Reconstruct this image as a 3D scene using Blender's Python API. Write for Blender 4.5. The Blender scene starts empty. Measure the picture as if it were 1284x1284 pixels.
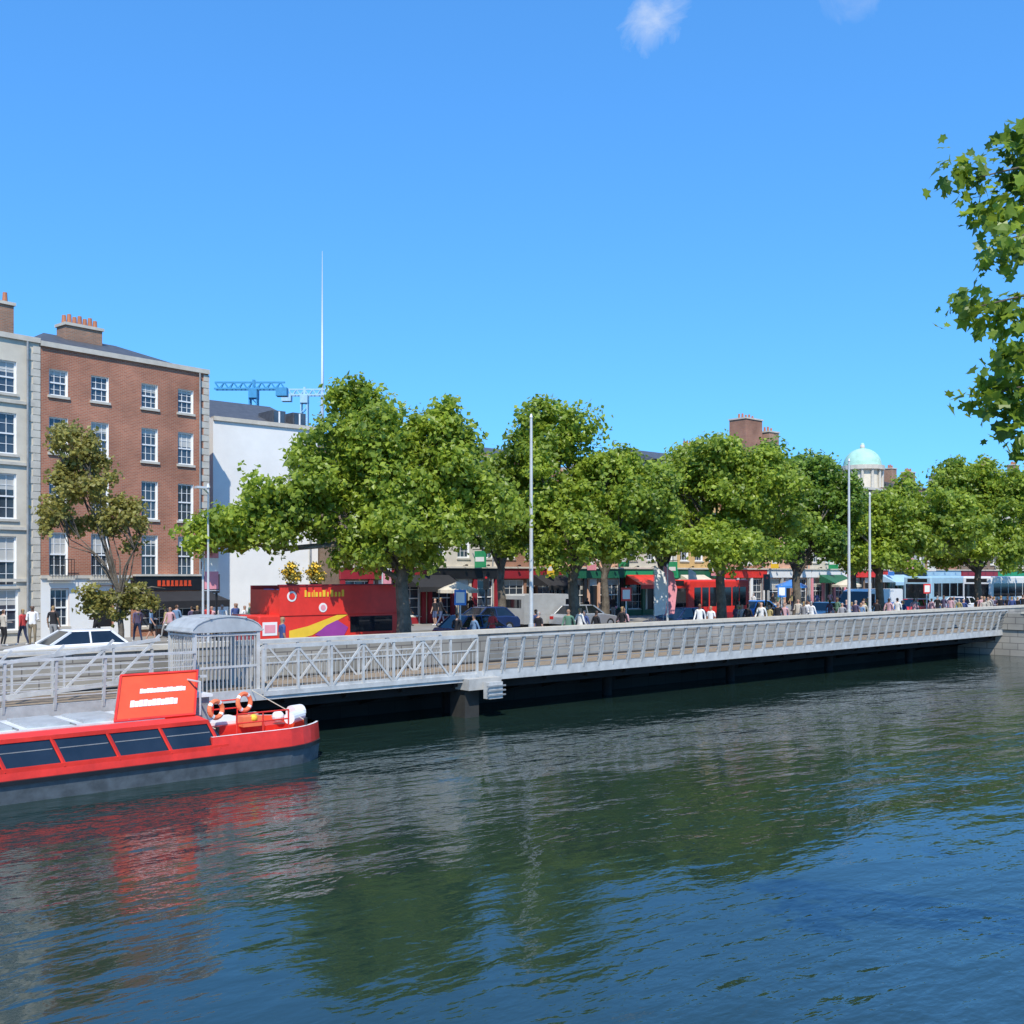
import bpy, math, random
import numpy as np
from mathutils import Vector, Matrix
R=random.Random(7)
scene=bpy.context.scene
CAM=(-16.05,-27.14,4.8); FW=(.658,.753); RT=(.753,-.658)
def survey(r,f):   # metres right / ahead of the survey point on the bridge -> world x,y
    return (CAM[0]+r*RT[0]+f*FW[0], CAM[1]+r*RT[1]+f*FW[1])
G=1.5  # street level

# ---------------------------------------------------------------- materials
def mat(name,col,rough=.7,metal=0.,var=.18,scale=1.5,bump=0.,spec=.5,col2=None):
    m=bpy.data.materials.new(name); m.use_nodes=True
    nt=m.node_tree; p=nt.nodes['Principled BSDF']
    p.inputs['Roughness'].default_value=rough; p.inputs['Metallic'].default_value=metal
    p.inputs['Specular IOR Level'].default_value=spec
    tc=nt.nodes.new('ShaderNodeTexCoord'); n=nt.nodes.new('ShaderNodeTexNoise')
    n.inputs['Scale'].default_value=scale; n.inputs['Detail'].default_value=6; n.inputs['Roughness'].default_value=.65
    nt.links.new(tc.outputs['Object'],n.inputs['Vector'])
    cr=nt.nodes.new('ShaderNodeValToRGB')
    c2=col2 or tuple(min(1,c*(1+var)) for c in col); c1=tuple(c*(1-var) for c in col)
    cr.color_ramp.elements[0].position=.3; cr.color_ramp.elements[1].position=.7
    cr.color_ramp.elements[0].color=(*c1,1); cr.color_ramp.elements[1].color=(*c2,1)
    nt.links.new(n.outputs['Fac'],cr.inputs['Fac']); nt.links.new(cr.outputs['Color'],p.inputs['Base Color'])
    if bump:
        b=nt.nodes.new('ShaderNodeBump'); b.inputs['Strength'].default_value=bump; b.inputs['Distance'].default_value=.05
        n2=nt.nodes.new('ShaderNodeTexNoise'); n2.inputs['Scale'].default_value=scale*6
        nt.links.new(tc.outputs['Object'],n2.inputs['Vector']); nt.links.new(n2.outputs['Fac'],b.inputs['Height']); nt.links.new(b.outputs['Normal'],p.inputs['Normal'])
    return m
def brickmat(name,c1,c2,mortar,bw=.23,bh=.078,ms=.012):
    m=bpy.data.materials.new(name); m.use_nodes=True; nt=m.node_tree; p=nt.nodes['Principled BSDF']; p.inputs['Roughness'].default_value=.85
    tc=nt.nodes.new('ShaderNodeTexCoord'); sp=nt.nodes.new('ShaderNodeSeparateXYZ'); ad=nt.nodes.new('ShaderNodeMath'); cb=nt.nodes.new('ShaderNodeCombineXYZ')
    nt.links.new(tc.outputs['Object'],sp.inputs[0]); nt.links.new(sp.outputs['X'],ad.inputs[0]); nt.links.new(sp.outputs['Y'],ad.inputs[1])
    nt.links.new(ad.outputs[0],cb.inputs['X']); nt.links.new(sp.outputs['Z'],cb.inputs['Y'])
    b=nt.nodes.new('ShaderNodeTexBrick'); b.inputs['Scale'].default_value=1; b.inputs['Brick Width'].default_value=bw; b.inputs['Row Height'].default_value=bh
    b.inputs['Mortar Size'].default_value=ms; b.inputs['Color1'].default_value=(*c1,1); b.inputs['Color2'].default_value=(*c2,1); b.inputs['Mortar'].default_value=(*mortar,1)
    nt.links.new(cb.outputs[0],b.inputs['Vector'])
    n=nt.nodes.new('ShaderNodeTexNoise'); n.inputs['Scale'].default_value=.5; n.inputs['Detail'].default_value=8; nt.links.new(tc.outputs['Object'],n.inputs['Vector'])
    mr=nt.nodes.new('ShaderNodeMapRange'); mr.inputs[1].default_value=.3; mr.inputs[2].default_value=.7; mr.inputs[3].default_value=.68; mr.inputs[4].default_value=1.25
    nt.links.new(n.outputs['Fac'],mr.inputs[0])
    mx=nt.nodes.new('ShaderNodeMix'); mx.data_type='RGBA'; mx.blend_type='MULTIPLY'; mx.inputs[0].default_value=1
    nt.links.new(b.outputs['Color'],mx.inputs[6]); nt.links.new(mr.outputs[0],mx.inputs[7]); nt.links.new(mx.outputs[2],p.inputs['Base Color'])
    return m
def leafmat(name,dark,light,trans=.35):
    m=bpy.data.materials.new(name); m.use_nodes=True; nt=m.node_tree; p=nt.nodes['Principled BSDF']; out=nt.nodes['Material Output']
    g=nt.nodes.new('ShaderNodeNewGeometry'); tc=nt.nodes.new('ShaderNodeTexCoord'); n=nt.nodes.new('ShaderNodeTexNoise'); n.inputs['Scale'].default_value=.55; n.inputs['Detail'].default_value=3
    nt.links.new(tc.outputs['Object'],n.inputs['Vector'])
    a=nt.nodes.new('ShaderNodeMath'); a.operation='MULTIPLY_ADD'; a.inputs[1].default_value=.5; nt.links.new(g.outputs['Random Per Island'],a.inputs[0])
    s=nt.nodes.new('ShaderNodeMath'); s.operation='MULTIPLY_ADD'; s.inputs[1].default_value=1.3; s.inputs[2].default_value=-.37; nt.links.new(n.outputs['Fac'],s.inputs[0]); nt.links.new(s.outputs[0],a.inputs[2])
    cr=nt.nodes.new('ShaderNodeValToRGB'); cr.color_ramp.elements[0].color=(*dark,1); cr.color_ramp.elements[1].color=(*light,1); cr.color_ramp.elements[0].position=.1; cr.color_ramp.elements[1].position=.85
    nt.links.new(a.outputs[0],cr.inputs['Fac']); nt.links.new(cr.outputs['Color'],p.inputs['Base Color']); p.inputs['Roughness'].default_value=.42; p.inputs['Specular IOR Level'].default_value=.45
    t=nt.nodes.new('ShaderNodeBsdfTranslucent'); hs=nt.nodes.new('ShaderNodeHueSaturation'); hs.inputs['Value'].default_value=1.8; hs.inputs['Hue'].default_value=.485
    nt.links.new(cr.outputs['Color'],hs.inputs['Color']); nt.links.new(hs.outputs['Color'],t.inputs['Color'])
    mx=nt.nodes.new('ShaderNodeMixShader'); mx.inputs[0].default_value=trans
    nt.links.new(p.outputs[0],mx.inputs[1]); nt.links.new(t.outputs[0],mx.inputs[2]); nt.links.new(mx.outputs[0],out.inputs['Surface'])
    return m
M={}
M['brick']=brickmat('red_brick',(.46,.165,.09),(.36,.12,.068),(.4,.27,.19))
M['brick2']=brickmat('orange_brick',(.38,.15,.07),(.3,.1,.05),(.33,.25,.2))
M['brick3']=brickmat('brown_brick',(.24,.15,.095),(.18,.11,.07),(.24,.2,.16))
M['chim']=brickmat('chimney_brick',(.42,.2,.11),(.28,.15,.09),(.3,.25,.2))
M['ashlar']=brickmat('granite_ashlar',(.33,.31,.27),(.27,.26,.23),(.14,.13,.12),.9,.38,.02)
M['quay']=brickmat('shade_dark_quay_stone',(.022,.021,.018),(.014,.014,.012),(.008,.008,.007),1.1,.42,.02)  # near-black: algae plus the shade under the boardwalk, put into the colour
M['cream']=mat('cream_render',(.62,.56,.45),.8,var=.14,scale=.8)
M['white']=mat('white_render',(.8,.79,.75),.75,var=.07,scale=.5)
M['stone']=mat('pale_stone',(.55,.51,.43),.85,var=.15,scale=2)
M['wfr']=mat('white_window_frame',(.8,.8,.78),.5,var=.04)
M['slate']=mat('roof_slate',(.075,.08,.09),.6,var=.3,scale=3)
M['pot']=mat('clay_pot',(.42,.17,.09),.8)
M['black']=mat('black_paint',(.015,.015,.017),.35,var=.2)
M['rubber']=mat('tyre_rubber',(.02,.02,.02),.8)
M['alu']=mat('brushed_aluminium',(.52,.52,.50),.5,.1,var=.2,scale=3)
M['alud']=mat('weathered_steel',(.3,.31,.31),.6,.3,var=.25,scale=3)
M['steelf']=mat('spire_steel',(.42,.5,.58),.5,.3,var=.1,scale=.1)
M['galv']=mat('galvanised_post',(.6,.61,.6),.5,.3,var=.1,scale=3)
M['deck']=mat('timber_deck',(.26,.2,.14),.8,var=.25,scale=5)
M['darkst']=mat('shade_black_understructure',(.010,.010,.010),.9,var=.4,scale=2)  # black colour paints the under-deck shade onto beams, brackets and piles
M['conc']=mat('concrete',(.42,.41,.38),.85,var=.2,scale=2)
M['concd']=mat('dark_concrete',(.03,.03,.027),.8,var=.4,scale=2)  # much darker concrete for the pile below the pier block
M['asph']=mat('asphalt',(.05,.05,.052),.9,var=.25,scale=.7,bump=.2)
M['pave']=mat('granite_paving',(.27,.26,.24),.85,var=.15,scale=1)
M['line']=mat('road_paint',(.75,.75,.72),.7,var=.15,scale=4)
M['yline']=mat('yellow_road_paint',(.7,.5,.05),.7,var=.15,scale=4)
M['red']=mat('red_boat_paint',(.68,.035,.022),.4,var=.25,scale=1.8)
M['redd']=mat('red_panel',(.75,.04,.025),.4,var=.12,scale=2)
M['orange']=mat('orange_red_paint',(.74,.085,.028),.45,var=.16)
M['hull']=mat('slate_hull_paint',(.10,.12,.135),.5,var=.4,scale=2.5)
M['hullw']=mat('white_gelcoat',(.8,.8,.78),.3,var=.08)
M['roofw']=mat('boat_roof_white',(.62,.63,.62),.5,var=.2,scale=2)
M['buoy']=mat('lifebuoy_orange',(.85,.2,.08),.5,var=.1)
M['yellow']=mat('yellow_paint',(.85,.55,.04),.5,var=.1)
M['purple']=mat('purple_paint',(.32,.05,.3),.5,var=.1)
M['green']=mat('green_paint',(.02,.3,.12),.45,var=.12)
M['dgreen']=mat('dark_green_paint',(.015,.12,.06),.45,var=.12)
M['teal']=mat('copper_green',(.38,.62,.5),.7,var=.16,scale=1)
M['blue']=mat('blue_paint',(.05,.22,.6),.4,var=.12)
M['cblue']=mat('crane_blue',(.05,.27,.5),.5,var=.12)
M['lblue']=mat('light_blue_paint',(.35,.55,.7),.5,var=.1)
M['pink']=mat('pink_cloth',(.75,.3,.35),.8,var=.12)
M['maroon']=mat('maroon_paint',(.3,.02,.03),.45,var=.15)
M['ochre']=mat('ochre_render',(.62,.4,.16),.8,var=.12)
M['peach']=mat('peach_render',(.68,.4,.27),.8,var=.1)
M['grey']=mat('grey_render',(.4,.4,.38),.8,var=.12)
M['silver']=mat('car_silver',(.6,.62,.64),.25,.6,var=.04)
M['carw']=mat('car_white',(.8,.8,.8),.2,var=.03)
M['navy']=mat('car_navy',(.02,.04,.12),.2,var=.05)
M['cloth']=mat('awning_black',(.02,.02,.022),.9)
M['canvas']=mat('parasol_canvas',(.6,.54,.42),.9,var=.1)
M['bark']=mat('plane_bark',(.10,.08,.06),.9,var=.5,scale=2.5,bump=.6,col2=(.2,.17,.13))
M['light']=mat('lamp_lens',(.8,.78,.7),.2,var=.02)
M['tail']=mat('tail_lens',(.5,.01,.01),.2,var=.02)
M['poly']=mat('polycarbonate',(.44,.46,.46),.4,.1,var=.18,scale=3)
def glassmat(name,c,r=.06):
    m=mat(name,c,r,var=.5,scale=.9,spec=.9); return m
M['glass']=glassmat('window_glass',(.045,.06,.08)); M['dglass']=glassmat('vehicle_glass',(.012,.016,.022),.05)
M['blind']=mat('window_blind',(.5,.49,.45),.4,var=.1)
M['leaf']=leafmat('plane_leaves',(.07,.135,.014),(.36,.45,.055),.42)
M['leaf2']=leafmat('plane_leaves_dark',(.045,.1,.014),(.2,.31,.035))
M['leafy']=leafmat('thin_leaves',(.15,.14,.035),(.38,.36,.09),.4)
M['leaf_near']=leafmat('near_leaves',(.04,.09,.01),(.27,.38,.04),.4)

# ---------------------------------------------------------------- mesh builder
class B:
    def __init__(s): s.v=[];s.f=[];s.m=[];s.ms=[]
    def mi(s,k):
        if k not in s.ms: s.ms.append(k)
        return s.ms.index(k)
    def poly(s,pts,k):
        i=len(s.v); s.v+= [tuple(p) for p in pts]; s.f.append(tuple(range(i,i+len(pts)))); s.m.append(s.mi(k))
    def box(s,x0,x1,y0,y1,z0,z1,k):
        i=len(s.v); s.v+=[(x,y,z) for z in(z0,z1) for x,y in((x0,y0),(x1,y0),(x1,y1),(x0,y1))]
        for f in((3,2,1,0),(4,5,6,7),(0,1,5,4),(1,2,6,5),(2,3,7,6),(3,0,4,7)):
            s.f.append(tuple(i+a for a in f)); s.m.append(s.mi(k))
    def hexa(s,P,k):
        i=len(s.v); s.v+=[tuple(p) for p in P]
        for f in((3,2,1,0),(4,5,6,7),(0,1,5,4),(1,2,6,5),(2,3,7,6),(3,0,4,7)):
            s.f.append(tuple(i+a for a in f)); s.m.append(s.mi(k))
    def cyl(s,p,q,r1,r2,n,k,cap=True):
        p=Vector(p);q=Vector(q);d=(q-p).normalized(); a=d.orthogonal().normalized(); b=d.cross(a); i=len(s.v)
        for c,r in((p,r1),(q,r2)):
            for j in range(n):
                t=2*math.pi*(j+.5)/n; s.v.append(tuple(c+a*(r*math.cos(t))+b*(r*math.sin(t))))
        for j in range(n):
            s.f.append((i+j,i+(j+1)%n,i+n+(j+1)%n,i+n+j)); s.m.append(s.mi(k))
        if cap:
            s.f.append(tuple(i+j for j in range(n))[::-1]); s.m.append(s.mi(k)); s.f.append(tuple(i+n+j for j in range(n))); s.m.append(s.mi(k))
    def beam(s,p,q,w,h,k):
        p=Vector(p);q=Vector(q);d=(q-p).normalized(); up=Vector((0,0,1)) if abs(d.z)<.95 else Vector((0,1,0))
        a=d.cross(up).normalized()*w/2; b=a.cross(d).normalized()*h/2
        s.hexa([p-a-b,p+a-b,p+a+b,p-a+b,q-a-b,q+a-b,q+a+b,q-a+b],k)
    def tube(s,pts,rs,n,k):
        i=len(s.v); pts=[Vector(p) for p in pts]
        for j,p in enumerate(pts):
            d=(pts[min(j+1,len(pts)-1)]-pts[max(j-1,0)]).normalized(); a=d.cross(Vector((.3,1,.2))).normalized(); b=d.cross(a)
            for t in range(n):
                th=2*math.pi*t/n; s.v.append(tuple(p+a*rs[j]*math.cos(th)+b*rs[j]*math.sin(th)))
        for j in range(len(pts)-1):
            for t in range(n):
                s.f.append((i+j*n+t,i+j*n+(t+1)%n,i+(j+1)*n+(t+1)%n,i+(j+1)*n+t)); s.m.append(s.mi(k))
    def sphere(s,c,r,k,nu=12,nv=8,z0=-1):
        i=len(s.v); rx,ry,rz=r if isinstance(r,tuple) else (r,r,r)
        lo=-math.pi/2 if z0==-1 else 0
        for a in range(nv+1):
            ph=lo+(math.pi/2-lo)*a/nv
            for b in range(nu):
                th=2*math.pi*b/nu; s.v.append((c[0]+rx*math.cos(ph)*math.cos(th),c[1]+ry*math.cos(ph)*math.sin(th),c[2]+rz*math.sin(ph)))
        for a in range(nv):
            for b in range(nu):
                s.f.append((i+a*nu+b,i+a*nu+(b+1)%nu,i+(a+1)*nu+(b+1)%nu,i+(a+1)*nu+b)); s.m.append(s.mi(k))
    def torus(s,c,R1,r,ax,k1,k2,n=20,m=8):
        ax=Vector(ax).normalized(); a=ax.orthogonal().normalized(); b=ax.cross(a); i=len(s.v); c=Vector(c)
        for j in range(n):
            t=2*math.pi*j/n; rad=a*math.cos(t)+b*math.sin(t)
            for l in range(m):
                u=2*math.pi*l/m; s.v.append(tuple(c+rad*(R1+r*math.cos(u))+ax*(r*math.sin(u))))
        for j in range(n):
            for l in range(m):
                s.f.append((i+j*m+l,i+((j+1)%n)*m+l,i+((j+1)%n)*m+(l+1)%m,i+j*m+(l+1)%m)); s.m.append(s.mi(k2 if j%5==0 else k1))
    def obj(s,name,parent=None,loc=(0,0,0),rot=0,smooth=False,bevel=0):
        me=bpy.data.meshes.new(name); me.from_pydata(s.v,[],s.f)
        for k in s.ms: me.materials.append(M[k])
        me.polygons.foreach_set('material_index',s.m)
        if smooth: me.polygons.foreach_set('use_smooth',[True]*len(s.f))
        me.update(); o=bpy.data.objects.new(name,me); scene.collection.objects.link(o)
        o.location=loc; o.rotation_euler=(0,0,rot)
        if parent: o.parent=parent
        if bevel:
            bm=o.modifiers.new('bevel','BEVEL'); bm.width=bevel; bm.segments=2; bm.limit_method='ANGLE'
        return o
def empty(name,loc=(0,0,0),rot=0):
    o=bpy.data.objects.new(name,None); scene.collection.objects.link(o); o.location=loc; o.rotation_euler=(0,0,rot); o.empty_display_size=.5; return o

# ---------------------------------------------------------------- facade
def facade(wb,gb,W,H,holes,wall,z0=0,y=0,rec=.16):
    xs=sorted(set([0,W]+[round(h[0],3) for h in holes]+[round(h[1],3) for h in holes]))
    zs=sorted(set([z0,H]+[round(h[2],3) for h in holes]+[round(h[3],3) for h in holes]))
    for a,b in zip(xs,xs[1:]):
        for c,d in zip(zs,zs[1:]):
            mx,mz=(a+b)/2,(c+d)/2
            if not any(h[0]<mx<h[1] and h[2]<mz<h[3] for h in holes):
                wb.poly([(a,y,c),(b,y,c),(b,y,d),(a,y,d)],wall)
    for h in holes:
        a,b,c,d=h[:4]; kind=h[4] if len(h)>4 else 'sash'; f=y+rec
        rv='wfr' if kind=='sash' else wall
        wb.poly([(a,y,c),(a,y,d),(a,f,d),(a,f,c)],rv); wb.poly([(b,y,c),(b,f,c),(b,f,d),(b,y,d)],rv)
        wb.poly([(a,y,d),(b,y,d),(b,f,d),(a,f,d)],rv); wb.poly([(a,y,c),(a,f,c),(b,f,c),(b,y,c)],'stone')
        if kind=='door':
            gb.box(a,b,f-.02,f+.04,c,d-.5,'black'); gb.box(a,b,f-.03,f+.03,d-.5,d,'wfr'); continue
        gb.poly([(a,f,c),(b,f,c),(b,f,d),(a,f,d)],'glass')
        if R.random()<.5:
            hh=d-(d-c)*R.uniform(.15,.5); gb.poly([(a+.05,f-.006,hh),(b-.05,f-.006,hh),(b-.05,f-.006,d-.05),(a+.05,f-.006,d-.05)],'blind')
        t=.07; e=f-.05
        gb.box(a,a+t,e,f-.01,c,d,'wfr'); gb.box(b-t,b,e,f-.01,c,d,'wfr'); gb.box(a+t,b-t,e,f-.01,c,c+t,'wfr'); gb.box(a+t,b-t,e,f-.01,d-t,d,'wfr')
        mz=(c+d)/2; gb.box(a+t,b-t,e-.02,f-.012,mz-.035,mz+.035,'wfr')
        n=3 if b-a>.8 else 2
        for i in range(1,n):
            xx=a+(b-a)*i/n; gb.box(xx-.015,xx+.015,e+.02,f-.014,c+t,d-t,'wfr')
        for q in(.25,.75):
            zz=c+(d-c)*q; gb.box(a+t,b-t,e+.025,f-.016,zz-.012,zz+.012,'wfr')
        wb.box(a-.08,b+.08,y-.08,y-.003,c-.12,c-.003,'stone')
def chimney(b,x,y,z0,w,d,h,pots=6,k='chim'):
    b.box(x,x+w,y,y+d,z0,z0+h,k); b.box(x-.08,x+w+.08,y-.08,y+d+.08,z0+h,z0+h+.15,'stone')
    for i in range(pots):
        px=x+w*(i+.5)/pots; b.cyl((px,y+d/2,z0+h+.15),(px,y+d/2,z0+h+.6+.1*(i%2)),.13,.1,8,'pot')
def building(name,loc,rot,W,H,D,wall,holes,roof='pitch',fascia=None,shop=None,quoin=False,chims=(),rh=2.2):
    e=empty(name,loc,rot); wb=B(); gb=B(); rb=B()
    facade(wb,gb,W,H,holes,wall)
    for x in(0,W): wb.poly([(x,0,0),(x,D,0),(x,D,H),(x,0,H)],wall)
    wb.poly([(0,D,0),(W,D,0),(W,D,H),(0,D,H)],wall)
    wb.box(-.0,W+.0,-.12,-.004,H-.12,H+.12,'stone'); wb.box(0,W,.0,.3,H+.0,H+.1,'stone')
    if quoin:
        for x in quoin:
            z=0;i=0
            while z<H-.5:
                w=.5 if i%2 else .32
                x0=(x-w) if x>W/2 else x
                wb.box(x0-(0 if x>W/2 else .03),x0+w+(.03 if x>W/2 else 0),-.035,.3,z+.01,z+.34,'stone'); z+=.36;i+=1
    if roof=='pitch':
        rb.poly([(.1,.3,H),(W-.1,.3,H),(W-.1,D/2,H+rh),(.1,D/2,H+rh)],'slate'); rb.poly([(.1,D/2,H+rh),(W-.1,D/2,H+rh),(W-.1,D,H),(.1,D,H)],'slate')
        for x in(.1,W-.1): rb.poly([(x,.3,H),(x,D,H),(x,D/2,H+rh)],wall)
    elif roof=='hip':
        i=2.6
        rb.poly([(.1,.3,H),(W-.1,.3,H),(W-i,D/2,H+rh),(i,D/2,H+rh)],'slate'); rb.poly([(i,D/2,H+rh),(W-i,D/2,H+rh),(W-.1,D,H),(.1,D,H)],'slate')
        rb.poly([(.1,.3,H),(i,D/2,H+rh),(.1,D,H)],'slate'); rb.poly([(W-.1,.3,H),(W-.1,D,H),(W-i,D/2,H+rh)],'slate')
    for c in chims: chimney(rb,*c)
    wb.cyl((W-.62,-.14,.1),(W-.62,-.14,H-.15),.05,.05,8,'alud')
    if shop:
        sb=B(); fk,sk=shop
        sb.box(.05,W-.05,-.2,-.01,3.0,3.7,fk); sb.box(0,W,-.3,-.005,3.7,3.82,'stone')
        nb=max(2,int(W/2)); 
        for i in range(nb+1):
            x=.1+(W-.5)*i/nb; sb.box(x,x+.3,-.16,-.006,0,3.0,sk)
        sb.box(.4,W-.4,-.09,-.008,0,.55,sk)
        for i in range(nb):
            x=.1+(W-.5)*(i+.5)/nb; sb.cyl((x,-.2,3.85),(x,-.55,3.95),.02,.02,6,'black'); sb.box(x-.08,x+.08,-.62,-.5,3.85,3.95,'black')
        sb.obj('shopfront',e)
    wb.obj('walls',e); gb.obj('windows',e); rb.obj('roof',e)
    return e
def winrows(cols,rows,w):
    return [(c-w/2,c+w/2,z-h/2,z+h/2) for z,h in rows for c in cols]

rot9=math.radians(9.05); ax=(math.cos(rot9),math.sin(rot9)); corner=(8.45,25.8)
def row(t): return (corner[0]-t*ax[0],corner[1]-t*ax[1],G)
cols=[.9,3.0,5.7,7.8]; rows=[(12.45,1.25),(9.95,1.7),(7.1,1.95),(4.25,2.1)]
holes=winrows(cols,rows,.92)+[(.5,1.4,.8,2.6),(2.8,3.7,.02,2.75,'door')]
holes+=[(5.2,6.9,.6,2.4,'shop'),(7.2,8.7,.6,2.4,'shop')]
e=building('brick_townhouse',row(9.2),rot9,9.2,14.2,10,'brick',holes,'hip',quoin=(9.2,),chims=((3.3,4.0,14.2,2.0,1.0,2.1,7),),rh=1.7)
b=B(); b.box(.02,4.6,-.05,-.006,0,.7,'white'); b.box(.02,.48,-.05,-.006,.7,3.1,'white'); b.box(1.42,2.78,-.05,-.006,.7,3.1,'white'); b.box(3.72,4.6,-.05,-.006,.7,3.1,'white')
b.box(.48,1.42,-.05,-.006,2.62,3.1,'white'); b.box(2.78,3.72,-.05,-.006,2.77,3.1,'white'); b.box(0,4.65,-.15,-.007,3.1,3.25,'stone')
b.box(4.75,9.0,-.25,-.01,2.45,3.2,'black'); b.box(4.75,9.0,-.32,-.012,3.2,3.3,'stone')
x=6.0
for i,wd in enumerate([.16,.12,.15,.1,.16,.13,.15,.12]):
    b.box(x,x+wd,-.29,-.25,2.68,2.98,'orange'); 
    if i%2: b.box(x-.03,x+wd+.04,-.285,-.25,2.68,2.75,'orange')
    x+=wd+.12
b.poly([(4.8,-.26,2.4),(9.0,-.26,2.4),(9.0,-2.2,1.95),(4.8,-2.2,1.95)],'cloth'); b.box(4.8,9.0,-2.22,-2.18,1.6,1.95,'cloth')
for x in(4.8,9): b.beam((x,-.26,2.0),(x,-2.2,1.95),.04,.04,'black'); b.beam((x,-2.15,0),(x,-2.15,1.7),.04,.04,'black')
b.obj('shopfront_and_awning',e)
b=B()
for c in cols[:2]:
    for z in(3.2,4.0): b.box(c-.6,c+.6,-.38,-.35,z,z+.03,'black')
    for i in range(9): b.box(c-.6+i*.15-.01,c-.6+i*.15+.01,-.375,-.355,3.22,4.0,'black')
    b.box(c-.62,c+.62,-.4,-.16,3.02,3.1,'stone')
b.obj('balconettes',e)
W2=10.4
h2=winrows([W2-1.7,W2-4.2,W2-6.8,1.3],[(12.4,1.5),(9.8,1.9),(6.9,2.1),(3.9,2.3)],1.25)+[(W2-2.4,W2-1.0,.7,2.6),(W2-4.9,W2-3.5,.7,2.6)]
e=building('stone_townhouse',row(9.22+W2),rot9,W2,14.3,10,'cream',h2,'pitch',quoin=(W2,),chims=((W2-1.75,2.3,14.6,1.6,1.0,1.7,4),(2,4.2,14.6,1.8,1.0,3.0,5)),rh=1.2)
b=B()
for z in(2.95,5.35,8.35,11.2): b.box(0,W2-.55,-.1,-.004,z,z+.14,'stone')
b.obj('string_courses',e)
building('brick_terrace',row(9.24+W2+9),rot9,9,13.5,10,'brick2',winrows([1.5,4.5,7.5],[(11.6,1.4),(8.9,1.8),(6,2)],1.1),'pitch',shop=('maroon','black'))
e=building('white_building',(10.3,29.2,G),0,6.9,12.3,12,'white',[(5.2,6.1,9.6,11.2),(5.2,6.1,6.4,8.1),(5.3,6.5,.8,2.6),(3.3,4.4,.8,2.6)],'pitch',rh=2.1)
b=B()
for x in(4.2,5.6): b.box(x,x+.9,.8,2.6,12.5,13.3,'slate'); b.box(x+.1,x+.8,.77,.8,12.55,13.25,'glass'); b.box(x+.4,x+.5,.75,.77,12.55,13.25,'wfr')
b.obj('dormers',e)
spec=[(6.6,10.9,'brick3','maroon','maroon'),(6.2,11.2,'cream','black','maroon'),(6.0,11.4,'brick2','maroon','black'),(6.5,10.9,'peach','dgreen','black'),
(6.4,11.2,'cream','green','dgreen'),(5.6,11.4,'ochre','dgreen','wfr'),(6.4,11.6,'brick','red','wfr'),(7.0,11.2,'peach','wfr','grey'),(6.2,11.9,'cream','wfr','pink'),
(7.5,11.8,'brick3','red','black'),(8,11.6,'grey','black','dgreen'),(8,11.6,'brick2','lblue','wfr'),(9,11.8,'brick3','maroon','black'),(8.5,11.8,'cream','green','wfr'),(9,12.0,'brick','black','orange'),
(10,12,'grey','lblue','blue'),(10,12.2,'brick2','wfr','maroon'),(12,12.5,'cream','blue','wfr'),(12,12.5,'brick3','maroon','black'),(14,12.4,'white','black','wfr')]
x=17.3
for i,(w,h,wall,fk,sk) in enumerate(spec):
    n=3 if w<9 else 4; cc=[w*(j+.5)/n for j in range(n)]
    hl=winrows(cc,[(9.7,1.2),(7.6,1.6),(5.3,1.8)],1.0)+[(.5,w/2-.6,.6,2.9,'shop'),(w/2-.4,w/2+.5,.02,2.95,'door'),(w/2+.7,w-.5,.6,2.9,'shop')]
    building('shop_terrace_house',(x,27.0+.05*(i%3),G),0,w-.04,h,10,wall,hl,'pitch',shop=(fk,sk),chims=((w-1.2,4.3,h+.2,1.0,1.1,1.3,3,'chim' if i%2 else 'brick3'),) if i%4==1 else (),rh=.9+.2*(i%3)); x+=w

for i in range(16):
    sx=19+i*4.7+R.uniform(-1,1); k=R.choice(('green','pink','blue','yellow','wfr','maroon','black','orange')); w=R.uniform(.6,1.2)
    b=B(); b.beam((0,0,0),(0,-1.4,0),.05,.05,'black'); b.box(-.05,.05,-1.35,-1.35+w,-1.2,-.1,k); b.box(-.06,.06,-1.25,-1.35+w-.1,-.8,-.5,'wfr'); b.obj('hanging_sign',loc=(sx,26.9,G+R.uniform(4.3,5.4)))
b=B(); b.box(0,1.5,-.1,0,0,1.6,'green'); b.box(.35,1.15,-.13,-.1,.3,1.3,'wfr'); b.box(.5,1.0,-.15,-.13,.5,1.1,'green'); b.obj('wall_sign',loc=(37.6,26.85,G+4.3))
for sx,k,w in((22,'cloth',3.5),(33,'cloth',3),(42.5,'red',3.4),(49,'canvas',3),(69,'dgreen',4),(80,'lblue',5)):
    b=B(); b.poly([(0,0,.75),(w,0,.75),(w,-1.6,0),(0,-1.6,0)],k); b.box(0,w,-1.62,-1.58,-.3,0,k)
    for xx in(0,w): b.poly([(xx,0,.75),(xx,-1.6,0),(xx,0,0)],k)
    b.obj('shop_awning',loc=(sx,26.7,G+2.5))
def parasol(x,y,k):
    b=B(); b.cyl((0,0,0),(0,0,2.7),.03,.03,8,'alud'); b.cyl((0,0,0),(0,0,.08),.3,.3,12,'conc'); n=8; r=1.35
    for i in range(n):
        a0=2*math.pi*i/n;a1=2*math.pi*(i+1)/n; p=(r*math.cos(a0),r*math.sin(a0),2.2);q=(r*math.cos(a1),r*math.sin(a1),2.2)
        b.poly([p,q,(0,0,2.72)],k); b.poly([(p[0],p[1],2.0),(q[0],q[1],2.0),q,p],k)
    b.obj('cafe_parasol',loc=(x,y,G+.12))
for x,y,k in((24.5,24.5,'canvas'),(52,24.2,'maroon'),(61,24.4,'blue'),(70,24.5,'canvas')): parasol(x,y,k)
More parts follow.
